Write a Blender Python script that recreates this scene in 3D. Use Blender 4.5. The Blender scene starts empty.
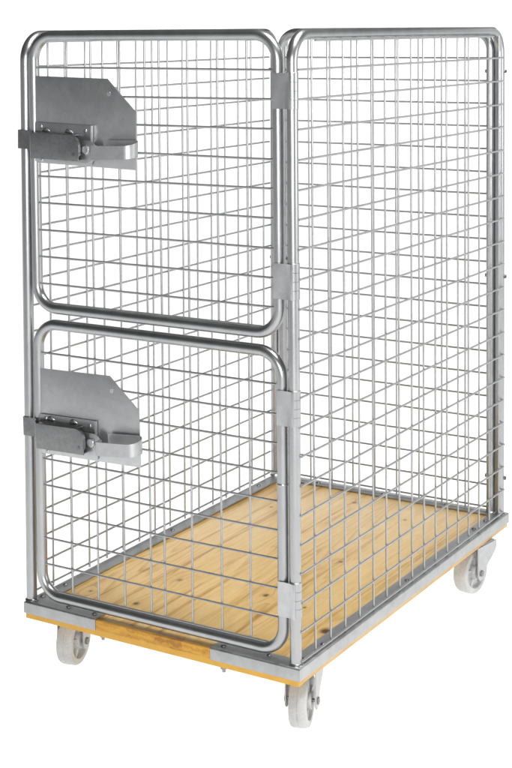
import bpy, bmesh, math, random
from mathutils import Vector, Matrix
random.seed(7)
S = bpy.context.scene
COL = S.collection

# ------------------------------------------------------------------ camera
GZ = 0.19                                   # height of the steel deck above the floor
CAM = Vector((1.7007, -2.9695, 1.5064 + GZ))
F, CX, CY = 1490.03, 256.0, 112.717         # focal length and principal point for a 512 x 768 frame
YAW, PITCH, ROLL = 0.5468, -0.0563, -0.0085
fwd = Vector((-math.sin(YAW)*math.cos(PITCH), math.cos(YAW)*math.cos(PITCH), math.sin(PITCH)))
rt0 = Vector((math.cos(YAW), math.sin(YAW), 0)); up0 = rt0.cross(fwd)
rt = math.cos(ROLL)*rt0 + math.sin(ROLL)*up0
up = -math.sin(ROLL)*rt0 + math.cos(ROLL)*up0
cd = bpy.data.cameras.new('camera'); cam = bpy.data.objects.new('camera', cd); COL.objects.link(cam)
m = Matrix((( rt.x, up.x, -fwd.x, CAM.x), (rt.y, up.y, -fwd.y, CAM.y), (rt.z, up.z, -fwd.z, CAM.z), (0, 0, 0, 1)))
cam.matrix_world = m
cd.sensor_fit = 'VERTICAL'; cd.sensor_height = 36; cd.lens = F/768*36
cd.shift_x = (256-CX)/768; cd.shift_y = -(384-CY)/768
cd.clip_start = 0.05; cd.clip_end = 200
S.camera = cam

# ------------------------------------------------------------------ studio light
S.view_settings.view_transform = 'Standard'; S.view_settings.look = 'None'
S.view_settings.exposure = 0.0; S.view_settings.gamma = 1.0
w = bpy.data.worlds.new('World'); S.world = w; w.use_nodes = True
nt = w.node_tree; bg = nt.nodes['Background']
tc = nt.nodes.new('ShaderNodeTexCoord'); sx = nt.nodes.new('ShaderNodeSeparateXYZ')
cr = nt.nodes.new('ShaderNodeValToRGB'); mp = nt.nodes.new('ShaderNodeMapRange')
mp.inputs['From Min'].default_value = -1; mp.inputs['From Max'].default_value = 1
nt.links.new(tc.outputs['Generated'], sx.inputs[0]); nt.links.new(sx.outputs['Z'], mp.inputs['Value'])
nt.links.new(mp.outputs[0], cr.inputs[0]); nt.links.new(cr.outputs[0], bg.inputs['Color'])
e = cr.color_ramp.elements                  # a pale studio with a dark ceiling
e[0].position = 0.505; e[0].color = (0.50, 0.50, 0.50, 1)
e[1].position = 0.565; e[1].color = (0.025, 0.025, 0.026, 1)
bg.inputs['Strength'].default_value = 1.0

def area(name, loc, target, sx_, sy_, power, col=(1, 1, 1)):
    l = bpy.data.lights.new(name, 'AREA'); l.shape = 'RECTANGLE'; l.size = sx_; l.size_y = sy_
    l.energy = power; l.color = col
    o = bpy.data.objects.new(name, l); COL.objects.link(o)
    o.location = loc
    o.rotation_euler = (Vector(target)-Vector(loc)).to_track_quat('-Z', 'Y').to_euler()
    return o
area('softbox_right', (5.2, 1.6, 1.7), (-0.2, 0.7, 0.9), 3.2, 2.2, 105, (1, 0.99, 0.975))
area('softbox_front', (2.9, -4.8, 1.85), (-0.2, 0.3, 1.25), 2.8, 1.5, 215, (1, 0.985, 0.965))
area('softbox_top', (1.1, 0.1, 4.3), (-0.4, 0.6, 0.2), 1.6, 1.6, 240, (1, 0.985, 0.96))
area('underfloor_fill', (-4.0, 5.0, -2.5), (-4.0, 5.0, 0), 22, 20, 2250)      # fill lamp added under the translucent white sweep to lift floor shadows
area('backdrop_light', (-7.0, 13.5, 2.5), (-6.4, 9.5, 2.0), 22, 6, 1300)   # behind it

# ------------------------------------------------------------------ materials
def mat(name):
    M = bpy.data.materials.new(name); M.use_nodes = True
    return M, M.node_tree, M.node_tree.nodes['Principled BSDF']
def N(t, kind, **k):
    n = t.nodes.new(kind)
    for a, b in k.items():
        if a.startswith('_'): setattr(n, a[1:], b)
        else: n.inputs[a.replace('__', ' ')].default_value = b
    return n
def ramp(t, src, stops):
    r = t.nodes.new('ShaderNodeValToRGB'); el = r.color_ramp.elements
    while len(el) < len(stops): el.new(0.5)
    for x, (p, c) in zip(el, stops):
        x.position = p; x.color = c if len(c) == 4 else (*c, 1)
    t.links.new(src, r.inputs[0]); return r
def g(v): return (v, v, v)

def zinc(name, lo, hi, r0, r1, scale, streak=1.0, bump=0.05, spangle=0.22, metal=0.92):
    M, t, b = mat(name)
    co = N(t, 'ShaderNodeTexCoord')
    mpn = N(t, 'ShaderNodeMapping'); mpn.inputs['Scale'].default_value = (1, 1, streak)
    t.links.new(co.outputs['Object'], mpn.inputs[0])
    n1 = N(t, 'ShaderNodeTexNoise', Scale=scale, Detail=6.0, Roughness=0.65)
    n2 = N(t, 'ShaderNodeTexVoronoi', Scale=scale*2.2)
    n3 = N(t, 'ShaderNodeTexNoise', Scale=7.0, Detail=3.0)
    for n in (n1, n2, n3): t.links.new(mpn.outputs[0], n.inputs['Vector'])
    mx = N(t, 'ShaderNodeMix', _data_type='FLOAT'); mx.inputs['Factor'].default_value = spangle
    t.links.new(n1.outputs['Fac'], mx.inputs[2]); t.links.new(n2.outputs['Color'], mx.inputs[3])
    mx2 = N(t, 'ShaderNodeMix', _data_type='FLOAT'); mx2.inputs['Factor'].default_value = 0.4
    t.links.new(mx.outputs[0], mx2.inputs[2]); t.links.new(n3.outputs['Fac'], mx2.inputs[3])
    r = ramp(t, mx2.outputs[0], [(0.3, (lo*0.98, lo, lo*1.025)), (0.68, (hi*0.98, hi, hi*1.025))])
    t.links.new(r.outputs[0], b.inputs['Base Color'])
    rr = N(t, 'ShaderNodeMapRange'); rr.inputs['From Min'].default_value = 0.3; rr.inputs['From Max'].default_value = 0.7
    rr.inputs['To Min'].default_value = r0; rr.inputs['To Max'].default_value = r1
    t.links.new(mx2.outputs[0], rr.inputs['Value']); t.links.new(rr.outputs[0], b.inputs['Roughness'])
    b.inputs['Metallic'].default_value = metal
    bp = N(t, 'ShaderNodeBump', Strength=bump, Distance=0.002)
    t.links.new(n1.outputs['Fac'], bp.inputs['Height']); t.links.new(bp.outputs[0], b.inputs['Normal'])
    return M
TUBE = zinc('zinc_plated_tube', 0.34, 0.42, 0.28, 0.34, 30, 0.4, 0.003, 0.0)
WIRE = zinc('zinc_plated_wire', 0.33, 0.42, 0.28, 0.40, 90, 1, 0.015, 0.22, 0.72)
SHEET = zinc('zinc_plated_sheet', 0.41, 0.52, 0.37, 0.43, 34, 1, 0.04)
ANGLE = zinc('galvanised_angle', 0.32, 0.48, 0.36, 0.52, 26, 1, 0.08)
FORK = zinc('bright_zinc_fork', 0.38, 0.50, 0.42, 0.52, 40, 1, 0.03)
BARM = zinc('shaded_zinc_latch_bar', 0.15, 0.25, 0.28, 0.42, 70, 1, 0.04)  # darker copy of the sheet zinc: shade from the bar's facing put into colour
DARK = zinc('dull_bolt_steel', 0.16, 0.34, 0.35, 0.5, 80, 1, 0.05)

KNOTS = [(-0.157, -0.312, 1.15), (-0.161, -0.508, 1.0), (0.107, -0.289, 0.95), (-0.319, -0.499, 0.55), (0.163, 0.032, 0.65),
         (0.237, -0.309, 0.6), (0.358, -0.415, 1.7), (-0.257, 0.351, 0.6), (0.163, 0.448, 0.6), (-0.05, 0.52, 0.75)]
def pine(name, pale, mid, dark, knot, rough=0.32):
    M, t, b = mat(name)
    def L(a, b_): t.links.new(a, b_)
    co = N(t, 'ShaderNodeTexCoord'); P = co.outputs['Object']
    nw = N(t, 'ShaderNodeTexNoise', Scale=28.0, Detail=3.0); L(P, nw.inputs['Vector'])
    # distance to the nearest knot, in knot sizes, with a ragged outline
    prev = None
    for kx, ky, ks in KNOTS:
        d = N(t, 'ShaderNodeVectorMath', _operation='SUBTRACT'); d.inputs[1].default_value = (kx, ky, -0.0035+GZ); L(P, d.inputs[0])
        sc = N(t, 'ShaderNodeVectorMath', _operation='MULTIPLY'); sc.inputs[1].default_value = (1/ks, 0.72/ks, 1); L(d.outputs[0], sc.inputs[0])
        ln = N(t, 'ShaderNodeVectorMath', _operation='LENGTH'); L(sc.outputs[0], ln.inputs[0])
        if prev is None: prev = ln.outputs['Value']
        else:
            mn = N(t, 'ShaderNodeMath', _operation='MINIMUM'); L(prev, mn.inputs[0]); L(ln.outputs['Value'], mn.inputs[1]); prev = mn.outputs[0]
    kr = N(t, 'ShaderNodeMath', _operation='MULTIPLY_ADD'); kr.inputs[1].default_value = 0.014; kr.inputs[2].default_value = -0.006
    L(nw.outputs['Fac'], kr.inputs[0])
    kd = N(t, 'ShaderNodeMath', _operation='ADD'); L(prev, kd.inputs[0]); L(kr.outputs[0], kd.inputs[1])
    def stretched(sx_, sy_, detail, dist=0.0, rgh=0.5):
        m_ = N(t, 'ShaderNodeMapping'); m_.inputs['Scale'].default_value = (sx_, sy_, sx_); L(P, m_.inputs[0])
        # grain swerves round knots
        n = N(t, 'ShaderNodeTexNoise', Scale=1.0, Detail=detail, Roughness=rgh, Distortion=dist); L(m_.outputs[0], n.inputs['Vector']); return n.outputs['Fac']
    halo = ramp(t, kd.outputs[0], [(0.0, g(1)), (0.055, g(0))])
    # growth rings: slow contours drawn out along the board
    r0 = stretched(7.5, 0.55, 2.0, 0.25)
    r1 = N(t, 'ShaderNodeMath', _operation='MULTIPLY_ADD'); r1.inputs[1].default_value = 0.07; L(halo.outputs[0], r1.inputs[0]); L(r0, r1.inputs[2])
    r2 = N(t, 'ShaderNodeMath', _operation='MULTIPLY'); r2.inputs[1].default_value = 17.0; L(r1.outputs[0], r2.inputs[0])
    r3 = N(t, 'ShaderNodeMath', _operation='FRACT'); L(r2.outputs[0], r3.inputs[0])
    rings = ramp(t, r3.outputs[0], [(0.0, g(0)), (0.55, g(0.12)), (0.88, g(1)), (1.0, g(0))])
    where = ramp(t, stretched(5.0, 0.8, 2.0), [(0.42, g(0.12)), (0.62, g(1))])
    rm = N(t, 'ShaderNodeMath', _operation='MULTIPLY'); L(rings.outputs[0], rm.inputs[0]); L(where.outputs[0], rm.inputs[1])
    streak = ramp(t, stretched(34, 0.9, 3.0, 0.3), [(0.54, g(0)), (0.66, g(1))])
    broad = stretched(6, 1.3, 4.0, 0.0, 0.6); fib = stretched(330, 9, 3.0); mott = stretched(60, 14, 4.0, 0.0, 0.7)
    acc = None
    for src, wt in ((rm.outputs[0], 0.40), (streak.outputs[0], 0.48), (broad, 0.60), (fib, 0.30), (mott, 0.52), (halo.outputs[0], 0.12)):
        a = N(t, 'ShaderNodeMath', _operation='MULTIPLY_ADD'); a.inputs[1].default_value = wt; L(src, a.inputs[0])
        if acc is None: a.inputs[2].default_value = -0.42
        else: L(acc, a.inputs[2])
        acc = a.outputs[0]
    colr = ramp(t, acc, [(0.10, pale), (0.45, mid), (1.0, dark)])
    core = ramp(t, kd.outputs[0], [(0.0, g(1)), (0.0055, g(0.9)), (0.0085, g(0.3)), (0.0125, g(0))])
    mixk = N(t, 'ShaderNodeMix', _data_type='RGBA'); L(core.outputs[0], mixk.inputs['Factor']); L(colr.outputs[0], mixk.inputs['A']); mixk.inputs['B'].default_value = (*knot, 1)
    # pale scuffs in the varnish
    sc_ = ramp(t, N(t, 'ShaderNodeTexNoise', Scale=9.0, Detail=8.0, Roughness=0.75).outputs['Fac'], [(0.66, g(0)), (0.76, g(0.35))])
    mixs = N(t, 'ShaderNodeMix', _data_type='RGBA'); L(sc_.outputs[0], mixs.inputs['Factor']); L(mixk.outputs['Result'], mixs.inputs['A']); mixs.inputs['B'].default_value = (0.70, 0.60, 0.42, 1)
    L(mixs.outputs['Result'], b.inputs['Base Color'])
    rr = N(t, 'ShaderNodeMapRange'); rr.inputs['To Min'].default_value = rough-0.06; rr.inputs['To Max'].default_value = rough+0.10; L(broad, rr.inputs['Value']); L(rr.outputs[0], b.inputs['Roughness'])
    bp = N(t, 'ShaderNodeBump', Strength=0.10, Distance=0.001); L(fib, bp.inputs['Height']); L(bp.outputs[0], b.inputs['Normal'])
    return M
WOOD = pine('varnished_pine', (0.72, 0.520, 0.245), (0.62, 0.410, 0.150), (0.33, 0.155, 0.028), (0.10, 0.045, 0.015), rough=0.36)
EDGEW = pine('pale_plywood_edge', (0.62, 0.43, 0.19), (0.52, 0.33, 0.13), (0.36, 0.2, 0.07), (0.2, 0.1, 0.03), rough=0.5)

def ochre(name):
    M, t, b = mat(name)
    co = N(t, 'ShaderNodeTexCoord'); sp = N(t, 'ShaderNodeSeparateXYZ'); t.links.new(co.outputs['Object'], sp.inputs[0])
    dv = N(t, 'ShaderNodeMath', _operation='DIVIDE'); dv.inputs[1].default_value = 0.083; t.links.new(sp.outputs['X'], dv.inputs[0])
    fl = N(t, 'ShaderNodeMath', _operation='FLOOR'); t.links.new(dv.outputs[0], fl.inputs[0])
    wn = N(t, 'ShaderNodeTexWhiteNoise', _noise_dimensions='1D'); t.links.new(fl.outputs[0], wn.inputs['W'])
    # end grain arcs in the upper half, a clean batten below
    sh = N(t, 'ShaderNodeVectorMath', _operation='SCALE'); sh.inputs['Scale'].default_value = 0.3; t.links.new(wn.outputs['Color'], sh.inputs[0])
    ad = N(t, 'ShaderNodeVectorMath', _operation='ADD'); t.links.new(co.outputs['Object'], ad.inputs[0]); t.links.new(sh.outputs[0], ad.inputs[1])
    wv = N(t, 'ShaderNodeTexWave', Scale=34.0, Distortion=5.0, Detail=3.0); wv.wave_type = 'RINGS'; wv.inputs['Detail Scale'].default_value = 1.6
    t.links.new(ad.outputs[0], wv.inputs['Vector'])
    nf = N(t, 'ShaderNodeTexNoise', Scale=420.0, Detail=3.0); t.links.new(co.outputs['Object'], nf.inputs['Vector'])
    nb = N(t, 'ShaderNodeTexNoise', Scale=26.0, Detail=5.0); t.links.new(co.outputs['Object'], nb.inputs['Vector'])
    a = N(t, 'ShaderNodeMath', _operation='MULTIPLY_ADD'); a.inputs[1].default_value = 0.30; t.links.new(wv.outputs['Fac'], a.inputs[0])
    b1 = N(t, 'ShaderNodeMath', _operation='MULTIPLY_ADD'); b1.inputs[1].default_value = 0.55; t.links.new(nf.outputs['Fac'], b1.inputs[0])
    c = N(t, 'ShaderNodeMath', _operation='MULTIPLY_ADD'); c.inputs[1].default_value = 0.5; t.links.new(wn.outputs['Value'], c.inputs[0])
    d = N(t, 'ShaderNodeMath', _operation='MULTIPLY'); d.inputs[1].default_value = 0.4; t.links.new(nb.outputs['Fac'], d.inputs[0])
    t.links.new(d.outputs[0], c.inputs[2]); t.links.new(c.outputs[0], b1.inputs[2]); t.links.new(b1.outputs[0], a.inputs[2])
    upper = ramp(t, a.outputs[0], [(0.35, (0.60, 0.33, 0.038)), (0.8, (0.46, 0.225, 0.020)), (1.0, (0.32, 0.14, 0.012))])
    lower = ramp(t, nb.outputs['Fac'], [(0.3, (0.58, 0.33, 0.042)), (0.75, (0.52, 0.275, 0.028))])
    zz = N(t, 'ShaderNodeMath', _operation='GREATER_THAN'); zz.inputs[1].default_value = GZ - 0.0265; t.links.new(sp.outputs['Z'], zz.inputs[0])
    mx = N(t, 'ShaderNodeMix', _data_type='RGBA'); t.links.new(zz.outputs[0], mx.inputs['Factor'])
    t.links.new(lower.outputs[0], mx.inputs['A']); t.links.new(upper.outputs[0], mx.inputs['B'])
    t.links.new(mx.outputs['Result'], b.inputs['Base Color']); b.inputs['Roughness'].default_value = 0.5
    return M
OCHRE = ochre('ochre_stained_edge')

def plastic(name, c0, c1, rough):
    M, t, b = mat(name)
    co = N(t, 'ShaderNodeTexCoord')
    n = N(t, 'ShaderNodeTexNoise', Scale=18.0, Detail=6.0); t.links.new(co.outputs['Object'], n.inputs['Vector'])
    n2 = N(t, 'ShaderNodeTexNoise', Scale=150.0, Detail=3.0); t.links.new(co.outputs['Object'], n2.inputs['Vector'])
    mx = N(t, 'ShaderNodeMix', _data_type='FLOAT'); mx.inputs['Factor'].default_value = 0.35
    t.links.new(n.outputs['Fac'], mx.inputs[2]); t.links.new(n2.outputs['Fac'], mx.inputs[3])
    r = ramp(t, mx.outputs[0], [(0.26, tuple(v*0.82 for v in c0)), (0.36, c0), (0.6, c1)])
    t.links.new(r.outputs[0], b.inputs['Base Color']); b.inputs['Roughness'].default_value = rough
    return M
WHEEL = plastic('grey_white_polyamide', (0.36, 0.365, 0.37), (0.455, 0.46, 0.46), 0.42)

M, t, b = mat('white_translucent_sheet')
out = t.nodes['Material Output']; t.nodes.remove(b)
df = N(t, 'ShaderNodeBsdfDiffuse', Color=(0.9, 0.9, 0.895, 1)); tr = N(t, 'ShaderNodeBsdfTranslucent', Color=(0.95, 0.95, 0.94, 1))
ms = N(t, 'ShaderNodeMixShader'); ms.inputs[0].default_value = 0.5
t.links.new(df.outputs[0], ms.inputs[1]); t.links.new(tr.outputs[0], ms.inputs[2]); t.links.new(ms.outputs[0], out.inputs['Surface'])
SWEEP = M

# ------------------------------------------------------------------ mesh helpers
W, D = 0.838, 1.3128
ROOT = Vector((-W/2, D/2, 0.0))
def obj(name, bm, m, parent=None, smooth=None):
    """link bm (world coordinates, deck at z = 0) as one mesh; children share the root's origin"""
    me = bpy.data.meshes.new(name)
    if parent is not None:
        bmesh.ops.translate(bm, verts=bm.verts, vec=Vector((0, 0, GZ)) - ROOT)
    bmesh.ops.recalc_face_normals(bm, faces=bm.faces)
    if smooth is not None:
        for f in bm.faces: f.smooth = True
        for ed in bm.edges:
            if len(ed.link_faces) == 2 and ed.calc_face_angle(0) > math.radians(smooth): ed.smooth = False
    bm.to_mesh(me); bm.free()
    for mm in (m if isinstance(m, (list, tuple)) else [m]): me.materials.append(mm)
    o = bpy.data.objects.new(name, me); COL.objects.link(o)
    if parent is not None: o.parent = parent
    return o
def fillet(pts, r, n=10, closed=False):
    """round the corners of a polyline"""
    P = [Vector(p) for p in pts]; out = []; L = len(P)
    for i in range(L):
        if not closed and i in (0, L-1): out.append(P[i]); continue
        a, p, c = P[i-1], P[i], P[(i+1) % L]
        u = (a-p).normalized(); v = (c-p).normalized()
        ang = u.angle(v); d = r/math.tan(ang/2)
        s = p+u*d; e_ = p+v*d; ctr = p+(u+v).normalized()*(r/math.sin(ang/2))
        A = s-ctr; B = e_-ctr; th = A.angle(B)
        for k in range(n+1):
            q = k/n
            out.append(ctr + (A*math.sin((1-q)*th) + B*math.sin(q*th))/math.sin(th))
    return out
def add_tube(bm, pts, r, seg=20, closed=False, cap=True):
    P = [Vector(p) for p in pts]; L = len(P); rings = []
    T = []
    for i in range(L):
        if closed: d = P[(i+1) % L]-P[i-1]
        else: d = P[min(i+1, L-1)]-P[max(i-1, 0)]
        T.append(d.normalized())
    ref = Vector((0, 0, 1)) if abs(T[0].z) < 0.9 else Vector((1, 0, 0))
    u = T[0].cross(ref).normalized()
    for i in range(L):
        u = (u - T[i]*u.dot(T[i])).normalized(); v = T[i].cross(u)
        rr = r[i] if isinstance(r, (list, tuple)) else r
        rings.append([bm.verts.new(P[i] + rr*(math.cos(2*math.pi*k/seg)*u + math.sin(2*math.pi*k/seg)*v)) for k in range(seg)])
    M_ = L if closed else L-1
    for i in range(M_):
        A, B = rings[i], rings[(i+1) % L]
        for k in range(seg): bm.faces.new((A[k], A[(k+1) % seg], B[(k+1) % seg], B[k]))
    if cap and not closed:
        bm.faces.new(rings[0][::-1]); bm.faces.new(rings[-1])
def add_prism(bm, poly, axis, a, b_, bevel=0.0):
    """poly: 2D outline; axis: 'x','y','z' = extrusion axis from a to b_"""
    def pt(q, h):
        if axis == 'x': return (h, q[0], q[1])
        if axis == 'y': return (q[0], h, q[1])
        return (q[0], q[1], h)
    A = [bm.verts.new(pt(q, a)) for q in poly]; B = [bm.verts.new(pt(q, b_)) for q in poly]
    n = len(poly); fs = [bm.faces.new(A[::-1]), bm.faces.new(B)]
    for i in range(n): fs.append(bm.faces.new((A[i], A[(i+1) % n], B[(i+1) % n], B[i])))
    if bevel:
        eds = list({e for f in fs for e in f.edges})
        bmesh.ops.bevel(bm, geom=eds, offset=bevel, segments=2, affect='EDGES', profile=0.6)
def add_box(bm, x0, x1, y0, y1, z0, z1, bevel=0.0):
    add_prism(bm, [(x0, y0), (x1, y0), (x1, y1), (x0, y1)], 'z', z0, z1, bevel)
def add_cyl(bm, c0, c1, r, seg=16, bevel=0.0):
    c0, c1 = Vector(c0), Vector(c1); d = (c1-c0).normalized(); Ln = (c1-c0).length
    if bevel: add_tube(bm, [c0, c0+d*1e-5, c0+d*bevel, c1-d*bevel, c1-d*1e-5, c1], [r-bevel, r-bevel, r, r, r-bevel, r-bevel], seg)
    else: add_tube(bm, [c0, c1], r, seg)
def add_lathe(bm, prof, c, axis, seg=40):
    """prof: (along axis, radius) list, closed loop of revolution about an axis through c"""
    ax = Vector(axis).normalized(); ref = Vector((0, 0, 1)); u = ax.cross(ref).normalized(); v = ax.cross(u)
    rings = [[bm.verts.new(Vector(c) + ax*h + r*(math.cos(2*math.pi*k/seg)*u + math.sin(2*math.pi*k/seg)*v)) for k in range(seg)] for h, r in prof]
    n = len(rings)
    for i in range(n):
        A, B = rings[i], rings[(i+1) % n]
        for k in range(seg): bm.faces.new((A[k], A[(k+1) % seg], B[(k+1) % seg], B[k]))
def arc(cx, cy, r, a0, a1, n=8):
    return [(cx+r*math.cos(math.radians(a0+(a1-a0)*k/n)), cy+r*math.sin(math.radians(a0+(a1-a0)*k/n))) for k in range(n+1)]

# ------------------------------------------------------------------ the setting: a white sweep
bm = bmesh.new()
prof = [(-3.6, 0.0), (-1.8, 0.0), (0, 0.0), (4, 0.0), (8.0, 0.0)]
prof += [(8.0+2.0*math.sin(math.radians(a)), 2.0-2.0*math.cos(math.radians(a))) for a in range(10, 91, 10)]
prof += [(10.0, 2.6), (10.0, 3.4)]
rows = [[bm.verts.new((x, y, z)) for x in (-17, -12, -8, -4, -1, 2, 5)] for y, z in prof]
for i in range(len(rows)-1):
    for k in range(6): bm.faces.new((rows[i][k], rows[i][k+1], rows[i+1][k+1], rows[i+1][k]))
gnd = obj('ground', bm, SWEEP, None, 60)
gnd['kind'] = 'structure'; gnd['label'] = 'plain white studio sweep under and behind the trolley'; 

# ------------------------------------------------------------------ the roll container
root = bpy.data.objects.new('roll_container', None); COL.objects.link(root)
root.location = ROOT; root.empty_display_size = 0.3
root['label'] = 'tall galvanised wire mesh roll container with two half doors, pine deck and grey white castors'
root['category'] = 'roll container'
def part(name, bm, m, parent=None, smooth=35, label=None):
    o = obj(name, bm, m, parent or root, smooth)
    if label: o['label'] = label
    return o

# --- deck
EPS = 0.004
bm = bmesh.new(); add_box(bm, -W+EPS, -EPS, 0.024, D-EPS, -0.041, -0.0035, 0.0012)
deck = part('wooden_deck', bm, [WOOD, EDGEW], smooth=30)
for f in deck.data.polygons:
    if abs(f.normal.x) > 0.7: f.material_index = 1
bm = bmesh.new(); add_box(bm, -W+EPS, -EPS, 0.0028, 0.0238, -0.0425, -0.003, 0.0016)
part('edge_board', bm, OCHRE, deck, 30, 'ochre stained front edge board')

# --- steel angle frame round the deck
def angle_profile(n=5):
    # cross section: u = distance inwards from the outer face, v = height
    t_ = 0.0032; h = -0.028; wd = 0.048
    p = [(0.0, h), (0.0, -0.002)] + [(0.0045-0.0045*math.cos(math.radians(a)), -0.002+0.0045*math.sin(math.radians(a))) for a in (25, 50, 75)]
    p += [(0.0045, 0.0025), (wd-0.001, 0.0025), (wd, 0.0015), (wd, -0.001), (t_, -0.001), (t_, h)]
    return p
bm = bmesh.new()
loop_pts = angle_profile()
def sweep_profile(bm, path):
    """path: list of (outer point xy, inward xy scaled for the mitre)"""
    rings = [[bm.verts.new((o[0]+i[0]*u, o[1]+i[1]*u, v)) for u, v in loop_pts] for o, i in path]
    n = len(loop_pts)
    for A, B in zip(rings, rings[1:]):
        for k in range(n): bm.faces.new((A[k], A[(k+1) % n], B[(k+1) % n], B[k]))
    bm.faces.new(rings[0]); bm.faces.new(rings[-1][::-1])
path = [((-0.251, 0), (0, 1)), ((0, 0), (-1, 1)), ((0, D), (-1, -1)), ((-W, D), (1, -1)), ((-W, 0), (1, 1)), ((-0.602, 0), (0, 1))]
sweep_profile(bm, path)
frame = part('steel_frame', bm, ANGLE, smooth=28)
bolt_xy = [(-0.023, 0.157), (-0.021, 0.061), (-0.034, 1.118), (-0.033, 1.204), (-0.027, 0.64), (-0.817, 0.149), (-0.817, 0.053), (-0.815, 0.66),
           (-0.815, 1.16), (-0.624, 0.027), (-0.711, 0.030), (-0.227, 0.024), (-0.104, 0.036), (-0.42, D-0.026), (-0.2, D-0.026), (-0.66, D-0.026)]
for x, y in bolt_xy:
    bm = bmesh.new()
    add_tube(bm, [(x, y, 0.0022), (x, y, 0.0030), (x, y, 0.0048), (x, y, 0.0058), (x, y, 0.0061)], [0.0070, 0.0070, 0.0060, 0.0040, 0.001], 18)
    part('bolt', bm, DARK, frame, 40)
for x, y in [(-0.600, 0.03), (-0.227, 0.024)]:
    bm = bmesh.new(); add_cyl(bm, (x, y, -0.062), (x, y, -0.040), 0.0042, 12); add_cyl(bm, (x, y, -0.054), (x, y, -0.0425), 0.0085, 6)
    part('bolt_end', bm, DARK, frame, 40)

# --- side and back panels: bent tube frame + welded wire
R, WR = 0.014, 0.0028
ZT, ZB, PZ = 1.4931, 0.0116, 0.07
rnd = random.Random(3)
def jit(s=0.0010): return rnd.uniform(-s, s)
def side_panel(xc, xo, ys, inward):
    """xc tube centre; xo outer wire plane; inward +1/-1 towards the inside"""
    y0, y1 = 0.022, D-0.022
    bm = bmesh.new()
    add_tube(bm, fillet([(xc, y0, 0.0025), (xc, y0, ZT), (xc, y1, ZT), (xc, y1, 0.0025)], 0.064, 12), R, 28)
    for y in (y0, y1):                                   # weld beads at the feet
        add_tube(bm, [(xc, y, 0.0026), (xc, y, 0.0045), (xc, y, 0.0075)], [R+0.0042, R+0.0034, R+0.0002], 22, cap=False)
    p = part('side_panel', bm, TUBE, None, 50)
    bm = bmesh.new()
    for k in range(22):
        z = ZB+k*PZ if k < 21 else ZT-0.0155
        a_, b_ = (y0+(0.009 if inward > 0 else 0.0), y1-0.006) if k < 21 else (y0+0.085, y1-0.085)
        add_tube(bm, [(xo+jit(), a_+jit(.002), z+jit()), (xo+jit(), D/2, z+jit()), (xo+jit(), b_+jit(.003), z+jit())], WR, 8)
    xi = xo + inward*2*WR*0.93
    for y in ys:
        add_tube(bm, [(xi, y+jit(.001), 0.0035), (xi+jit(), y+jit(.001), 0.7), (xi, y+jit(.001), ZT-0.0125)], WR, 8)
    part('wire_mesh', bm, WIRE, p, 60)
    return p
pr = side_panel(-0.022, -0.0062, [0.0975+0.0773*k for k in range(16)], -1)
pl = side_panel(-0.8225, -0.8385, [0.126+0.0794*k for k in range(15)], 1)
# the left panel leans out by a hair at the top, as its post does in the photograph
for o in [pl]+list(pl.children):
    for v in o.data.vertices: v.co.x += (-0.006 + 0.010*(v.co.z-GZ)/ZT)
yb = D-0.022
bm = bmesh.new()
add_tube(bm, fillet([(-0.0512, yb, 0.0025), (-0.0512, yb, ZT), (-0.7925, yb, ZT), (-0.7925, yb, 0.0025)], 0.058, 12), R, 28)
for x in (-0.0512, -0.7925):
    add_tube(bm, [(x, yb, 0.0026), (x, yb, 0.0045), (x, yb, 0.0075)], [R+0.0042, R+0.0034, R+0.0002], 22, cap=False)
pb = part('back_panel', bm, TUBE, None, 50)
bm = bmesh.new(); yo = D-0.0062
for k in range(22):
    z = ZB+k*PZ if k < 21 else ZT-0.0155
    q_ = 0.0 if k < 21 else 0.085
    add_tube(bm, [(-0.7885+q_, yo+jit(), z+jit()), (-0.42, yo+jit(), z+jit()), (-0.0555-q_, yo+jit(), z+jit())], WR, 8)
for k in range(9):
    x = -0.141-0.0793*k
    add_tube(bm, [(x+jit(.001), yo-2*WR*0.93, 0.0035), (x+jit(.001), yo-2*WR*0.93, 0.7), (x+jit(.001), yo-2*WR*0.93, ZT-0.0125)], WR, 8)
part('wire_mesh', bm, WIRE, pb, 60)
for x0, x1 in ((-0.070, -0.0035), (-0.842, -0.772)):             # through bolts tying back panel to side panels
    for z in (1.371, 0.742, 0.115):
        bm = bmesh.new()
        add_cyl(bm, (x0, yb+0.004, z), (x1, yb+0.004, z), 0.0035, 12)
        for x, s in ((x0, 1), (x1, -1)):
            add_cyl(bm, (x, yb+0.004, z), (x+s*0.005, yb+0.004, z), 0.006, 6)
        part('panel_bolt', bm, DARK, pb, 40)

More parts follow.
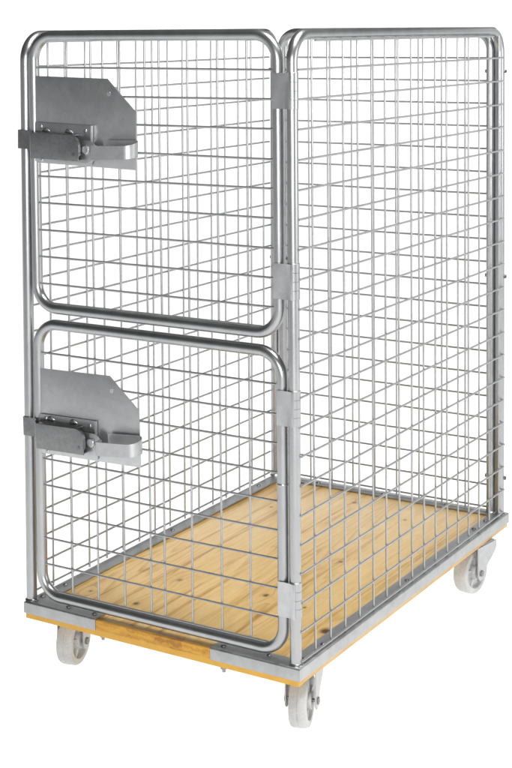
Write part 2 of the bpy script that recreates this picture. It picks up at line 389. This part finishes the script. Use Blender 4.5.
# --- two half doors
DY = 0.022
XV = [-0.692, -0.609, -0.524, -0.442, -0.399, -0.3165, -0.2305, -0.147]
def door(xl, xr, z0, z1, zs, label, latch_dz, hinge_z, tilt, pdz=0.0):
    bm = bmesh.new()
    c = [(xl, DY, z0), (xl, DY, z1), (xr, DY, z1), (xr, DY, z0)]
    add_tube(bm, fillet(c, 0.062, 12, True), R, 28, closed=True)
    d = part('door', bm, TUBE, None, 50, label)
    bm = bmesh.new()
    for z in zs:
        add_tube(bm, [(xl+0.008, DY-WR+jit(), z+jit(.001)), ((xl+xr)/2, DY-WR+jit(), z+jit()), (xr-0.008, DY-WR+jit(), z+jit(.001))], WR, 8)
    for x in XV:
        add_tube(bm, [(x+jit(), DY+WR*0.9, z0+0.006), (x+jit(), DY+WR*0.9, (z0+z1)/2), (x+jit(), DY+WR*0.9, z1-0.006)], WR, 8)
    part('wire_mesh', bm, WIRE, d, 60)
    # ---- gravity latch, drawn for the upper door and shifted by latch_dz for the lower
    zz = latch_dz
    def put(name, bm, m, smooth=35):
        bmesh.ops.rotate(bm, verts=bm.verts, cent=(-0.777, 0.01, 1.25+zz), matrix=Matrix.Rotation(tilt, 3, 'Y'))
        return part(name, bm, m, d, smooth)
    Z = lambda v: v+zz
    P_ = lambda v: v+zz+pdz
    bm = bmesh.new()                                       # finger guard plate
    add_prism(bm, [(-0.786, P_(1.166)), (-0.4635, P_(1.166)), (-0.4635, P_(1.310)), (-0.552, P_(1.390)), (-0.786, P_(1.390))], 'y', 0.0136, 0.0156, 0.0005)
    add_tube(bm, [(-0.5475, 0.0138, P_(1.352)), (-0.5475, 0.0131, P_(1.352)), (-0.5475, 0.0130, P_(1.352))], [0.0062, 0.0058, 0.003], 16)
    put('latch_plate', bm, SHEET, 25)
    bm = bmesh.new()                                       # bracket the bar hangs in: plate, cheek and a curled tab
    add_prism(bm, [(-0.780, P_(1.170)), (-0.597, P_(1.170)), (-0.594, P_(1.175)), (-0.594, P_(1.271)), (-0.780, P_(1.271))], 'y', 0.0086, 0.0116, 0.0006)
    add_box(bm, -0.5965, -0.5935, 0.0005, 0.0088, P_(1.230), P_(1.271), 0.0005)
    put('latch_bracket', bm, SHEET, 25)
    bm = bmesh.new()
    add_prism(bm, arc(-0.596, Z(1.206), 0.029, -100, 80, 12)+[(-0.640, Z(1.234)), (-0.640, Z(1.178))], 'y', -0.0105, -0.0075, 0.0004)
    put('latch_tab', bm, SHEET, 25)
    for x, z in ((-0.760, 1.260), (-0.757, 1.175), (-0.616, 1.256)):      # screw heads
        bm = bmesh.new()
        add_tube(bm, [(x, 0.0086, P_(z)), (x, 0.0064, P_(z)), (x, 0.0056, P_(z))], [0.0056, 0.0048, 0.002], 12)
        put('screw', bm, SHEET, 60)
    for x in (-0.742, -0.668):                             # weld beads
        bm = bmesh.new()
        add_tube(bm, [(x-0.012, 0.0074, Z(1.2500)), (x-0.004, 0.0064, Z(1.2540)), (x+0.004, 0.0066, Z(1.2525)), (x+0.012, 0.0074, Z(1.2495))], [0.0022, 0.0056, 0.0050, 0.0022], 10)
        put('weld', bm, TUBE, 60)
    bm = bmesh.new()                                       # the bar: channel with rounded nose + narrower tongue over the post
    nx = -0.609
    outl = [(-0.763, Z(1.182)), (nx, Z(1.182)), (nx, Z(1.219))] + arc(nx-0.028, Z(1.219), 0.028, 0, 90, 8)[1:] + [(-0.763, Z(1.247))]
    add_prism(bm, outl, 'y', -0.0300, -0.0272, 0.0006)
    add_box(bm, -0.763, nx-0.026, -0.0272, 0.0070, Z(1.2442), Z(1.2470), 0.0005)
    add_box(bm, -0.763, nx-0.006, -0.0272, 0.0070, Z(1.1820), Z(1.1848), 0.0005)
    fold = [(nx, Z(1.197)), (nx, Z(1.219))] + arc(nx-0.028, Z(1.219), 0.028, 0, 90, 8)[1:]
    rows_ = []
    for x, z in fold:
        dx_ = -0.002 if x > nx-0.004 else -0.0005
        rows_.append([bm.verts.new((x+0.0004, -0.0308, z+0.0004)), bm.verts.new((x+0.0004, -0.021, z+0.0004)), bm.verts.new((x+dx_, -0.021, z-0.0022)), bm.verts.new((x+dx_, -0.0308, z-0.0022))])
    for A, B in zip(rows_, rows_[1:]):
        for k in range(4): bm.faces.new((A[k], A[(k+1) % 4], B[(k+1) % 4], B[k]))
    kz0, kz1 = Z(1.2005), Z(1.2490)
    prof_ = [(-0.762, -0.0297), (-0.769, -0.026), (-0.780, -0.008), (-0.788, 0.0035), (-0.832, 0.0035), (-0.8375, 0.0085), (-0.8375, 0.036)]
    inner = [(-0.762, -0.0270), (-0.767, -0.0242), (-0.7775, -0.0065), (-0.7867, 0.0063), (-0.831, 0.0063), (-0.8347, 0.0098), (-0.8347, 0.036)]
    add_prism(bm, prof_ + inner[::-1], 'z', kz0, kz1, 0.0004)
    add_cyl(bm, (nx-0.016, -0.0315, Z(1.199)), (nx-0.016, -0.0298, Z(1.199)), 0.004, 12)
    put('latch_bar', bm, BARM, 30)
    bm = bmesh.new(); add_cyl(bm, (-0.598, -0.0175, Z(1.2115)), (-0.598, -0.0098, Z(1.2115)), 0.0115, 18, 0.002)
    put('pivot_bolt', bm, SHEET, 40)
    bm = bmesh.new()                                       # flat strip bent into a flat oval grip
    xa, xb, yf, yk = -0.560, -0.4625, -0.046, 0.004
    rr = (yk-yf)/2; yc = (yk+yf)/2
    outer = [(xa-0.004, yf+0.030), (xa-0.003, yf+0.006), (xa+0.002, yf+0.001)] + [(xa+0.006+(xb-xa)*k/7, yf) for k in range(0, 7)] + [(xb+rr*math.cos(math.radians(a)), yc+rr*math.sin(math.radians(a))) for a in range(-90, 91, 10)] + [(xa+0.006, yk)]
    rings = []
    n = len(outer)
    for i, (x, y) in enumerate(outer):
        q = outer[min(i+1, n-1)]; p0 = outer[max(i-1, 0)]
        tx, ty = q[0]-p0[0], q[1]-p0[1]; l = math.hypot(tx, ty); nx_, ny_ = -ty/l, tx/l
        f = min(max((y-yf)/(yk-yf), 0), 1) if x > xa+0.003 else 0.0
        up_ = 0.007*min(max((x-xa)/(xb-xa), 0), 1.25)
        zt = Z(1.2250)+0.0115*f+up_*0.75; zb_ = Z(1.1905)+0.004*f+up_
        rings.append([bm.verts.new((x, y, zb_)), bm.verts.new((x, y, zt)), bm.verts.new((x+nx_*0.003, y+ny_*0.003, zt)), bm.verts.new((x+nx_*0.003, y+ny_*0.003, zb_))])
    for A, B in zip(rings, rings[1:]):
        for k in range(4): bm.faces.new((A[k], A[(k+1) % 4], B[(k+1) % 4], B[k]))
    bm.faces.new(rings[0]); bm.faces.new(rings[-1][::-1])
    eds = [e_ for e_ in bm.edges if len(e_.link_faces) == 2 and e_.calc_face_angle(0) > 1.3]
    bmesh.ops.bevel(bm, geom=eds, offset=0.0007, segments=2, affect='EDGES')
    put('latch_handle', bm, SHEET, 35)
    # ---- hinges on the right post
    for z in hinge_z:
        bm = bmesh.new()
        h = 0.0835
        pol = [(xr-0.0065, 0.0075), (xr-0.0065, 0.0045), (-0.030, 0.0040), (-0.0185, 0.0010), (-0.0125, -0.0005), (-0.0125, 0.0025), (-0.018, 0.0045), (-0.030, 0.0072)]
        add_prism(bm, pol, 'z', z, z+h, 0.0004)
        part('hinge_plate', bm, SHEET, d, 30)
        bm = bmesh.new()
        zs_ = [(z-0.001, 0.0004), (z-0.0004, 0.0012)]
        for k in (1, 2, 3):
            zk = z+k*h/4
            zs_ += [(zk-0.0006, 0.0012), (zk-0.0001, 0.0002), (zk+0.0001, 0.0002), (zk+0.0006, 0.0012)]
        zs_ += [(z+h+0.0004, 0.0012), (z+h+0.001, 0.0004)]
        add_tube(bm, [(-0.0215, 0.0215, q[0]) for q in zs_], [R+q[1] for q in zs_], 28)
        part('hinge_knuckle', bm, TUBE, d, 25)
    return d
door(-0.791, -0.0605, 0.788, 1.4925, [1.411-0.07*k for k in range(9)]+[0.802], 'upper half door', 0.0, (1.3205, 0.8755), 0.022)
dl = door(-0.791, -0.0545, 0.0255, 0.7455, [0.1085+0.07*k for k in range(9)]+[0.0405], 'lower half door', -0.7520, (0.5755, 0.118), -0.022, -0.009)
bm = bmesh.new()                                                   # butt weld ring on the lower door stile
add_tube(bm, [(-0.0545, DY, 0.428), (-0.0545, DY, 0.4305), (-0.0545, DY, 0.4325), (-0.0545, DY, 0.435)], [R+0.0001, R+0.0014, R+0.0012, R+0.0001], 24, cap=False)
part('weld', bm, TUBE, dl, 60)

# --- castors
WRAD = 0.0655
def caster(x, y, heading):
    """(x, y) axle position; heading = direction from axle to kingpin in plan"""
    z = WRAD-GZ
    f = Vector((heading[0], heading[1], 0)).normalized(); a = Vector((f.y, -f.x, 0))
    c = Vector((x, y, z))
    k = c+f*0.044
    zt = -0.0412
    def P(u, v, h): return c + a*u + f*v + Vector((0, 0, h))
    bm = bmesh.new()
    # top plate, swivel race, crown
    pl_ = [k+a*sx_*0.036+f*sy_*0.036 for sx_, sy_ in ((-1, -1), (1, -1), (1, 1), (-1, 1))]
    add_prism(bm, [(p.x, p.y) for p in pl_], 'z', zt-0.0040, zt-0.0002, 0.001)
    # two fork cheeks, wide at the crown and round at the axle
    hz = zt-0.0030-z
    for s in (-1, 1):
        outl = [(0.086, hz), (0.089, hz-0.012), (0.083, hz-0.030), (0.064, hz-0.044), (0.040, hz-0.058)] + [(0.021*math.cos(math.radians(t_)), 0.021*math.sin(math.radians(t_))) for t_ in range(20, -201, -20)] + [(-0.0205, 0.022), (-0.018, hz)]
        A = [bm.verts.new(P(s*0.0357, u, v)) for u, v in outl]; B = [bm.verts.new(P(s*0.0390, u, v)) for u, v in outl]
        n = len(outl); fs = [bm.faces.new(A[::-1]), bm.faces.new(B)]
        for i in range(n): fs.append(bm.faces.new((A[i], A[(i+1) % n], B[(i+1) % n], B[i])))
        bmesh.ops.bevel(bm, geom=list({e_ for q in fs for e_ in q.edges}), offset=0.0008, segments=2, affect='EDGES')
    cr_ = [P(-0.0388, -0.016, 0), P(0.0388, -0.016, 0), P(0.0388, 0.083, 0), P(-0.0388, 0.083, 0)]
    add_prism(bm, [(p.x, p.y) for p in cr_], 'z', zt-0.0075, zt-0.0042, 0.001)
    fk = part('caster', bm, FORK, None, 35)
    bm = bmesh.new(); hw = 0.0220; K = WRAD-0.0625
    pr_ = [(-hw, 0.0455), (-hw, 0.0565), (-hw+0.0015, 0.0598), (-hw+0.006, 0.0620), (-0.0008, 0.0625), (0, 0.0616), (0.0008, 0.0625), (hw-0.006, 0.0620), (hw-0.0015, 0.0598), (hw, 0.0565), (hw, 0.0455),
           (hw-0.002, 0.0435), (hw-0.010, 0.0415), (hw-0.0115, 0.039), (hw-0.0115, 0.025), (hw-0.010, 0.0225), (hw+0.003, 0.0205), (hw+0.0045, 0.0190), (hw+0.0045, 0.006),
           (-hw-0.0045, 0.006), (-hw-0.0045, 0.0190), (-hw-0.003, 0.0205), (-hw+0.010, 0.0225), (-hw+0.0115, 0.025), (-hw+0.0115, 0.039), (-hw+0.010, 0.0415), (-hw+0.002, 0.0435)]
    pr_ = [(h_, r_+(K if r_ > 0.03 else 0)) for h_, r_ in pr_]
    add_lathe(bm, pr_, c, a, 56)
    for q in range(5):                                   # spokes standing up from the web on both faces
        th = math.radians(72*q+20)
        d_ = f*math.cos(th)+Vector((0, 0, 1))*math.sin(th); t2 = f*(-math.sin(th))+Vector((0, 0, 1))*math.cos(th)
        for s in (-1, 1):
            vs = []
            for hgt in (hw-0.0125, hw-0.003):
                for rr_, tt in ((0.0185, -0.0035), (0.0435+K, -0.0030), (0.0435+K, 0.0030), (0.0185, 0.0035)):
                    vs.append(bm.verts.new(c+a*s*hgt+d_*rr_+t2*tt))
            for fc in ((4, 5, 6, 7), (0, 1, 5, 4), (1, 2, 6, 5), (2, 3, 7, 6), (3, 0, 4, 7), (3, 2, 1, 0)): bm.faces.new([vs[i] for i in fc])
    part('wheel', bm, WHEEL, fk, 32)
    bm = bmesh.new()
    add_tube(bm, [c-a*0.044, c+a*0.044], 0.0045, 14)
    for s in (-1, 1): add_tube(bm, [c+a*s*0.0392, c+a*s*0.0396, c+a*s*0.0430, c+a*s*0.0435], [0.0085, 0.0092, 0.0092, 0.0075], 6)
    part('axle_bolt', bm, DARK, fk, 40)
    return fk
caster(-0.0560, 0.1085, (-0.31, 0.95))
caster(-0.763, 0.113, (-0.215, 0.975))
caster(-0.043, 1.112, (0.14, 0.99))
caster(-0.770, 1.150, (0.05, 0.99))
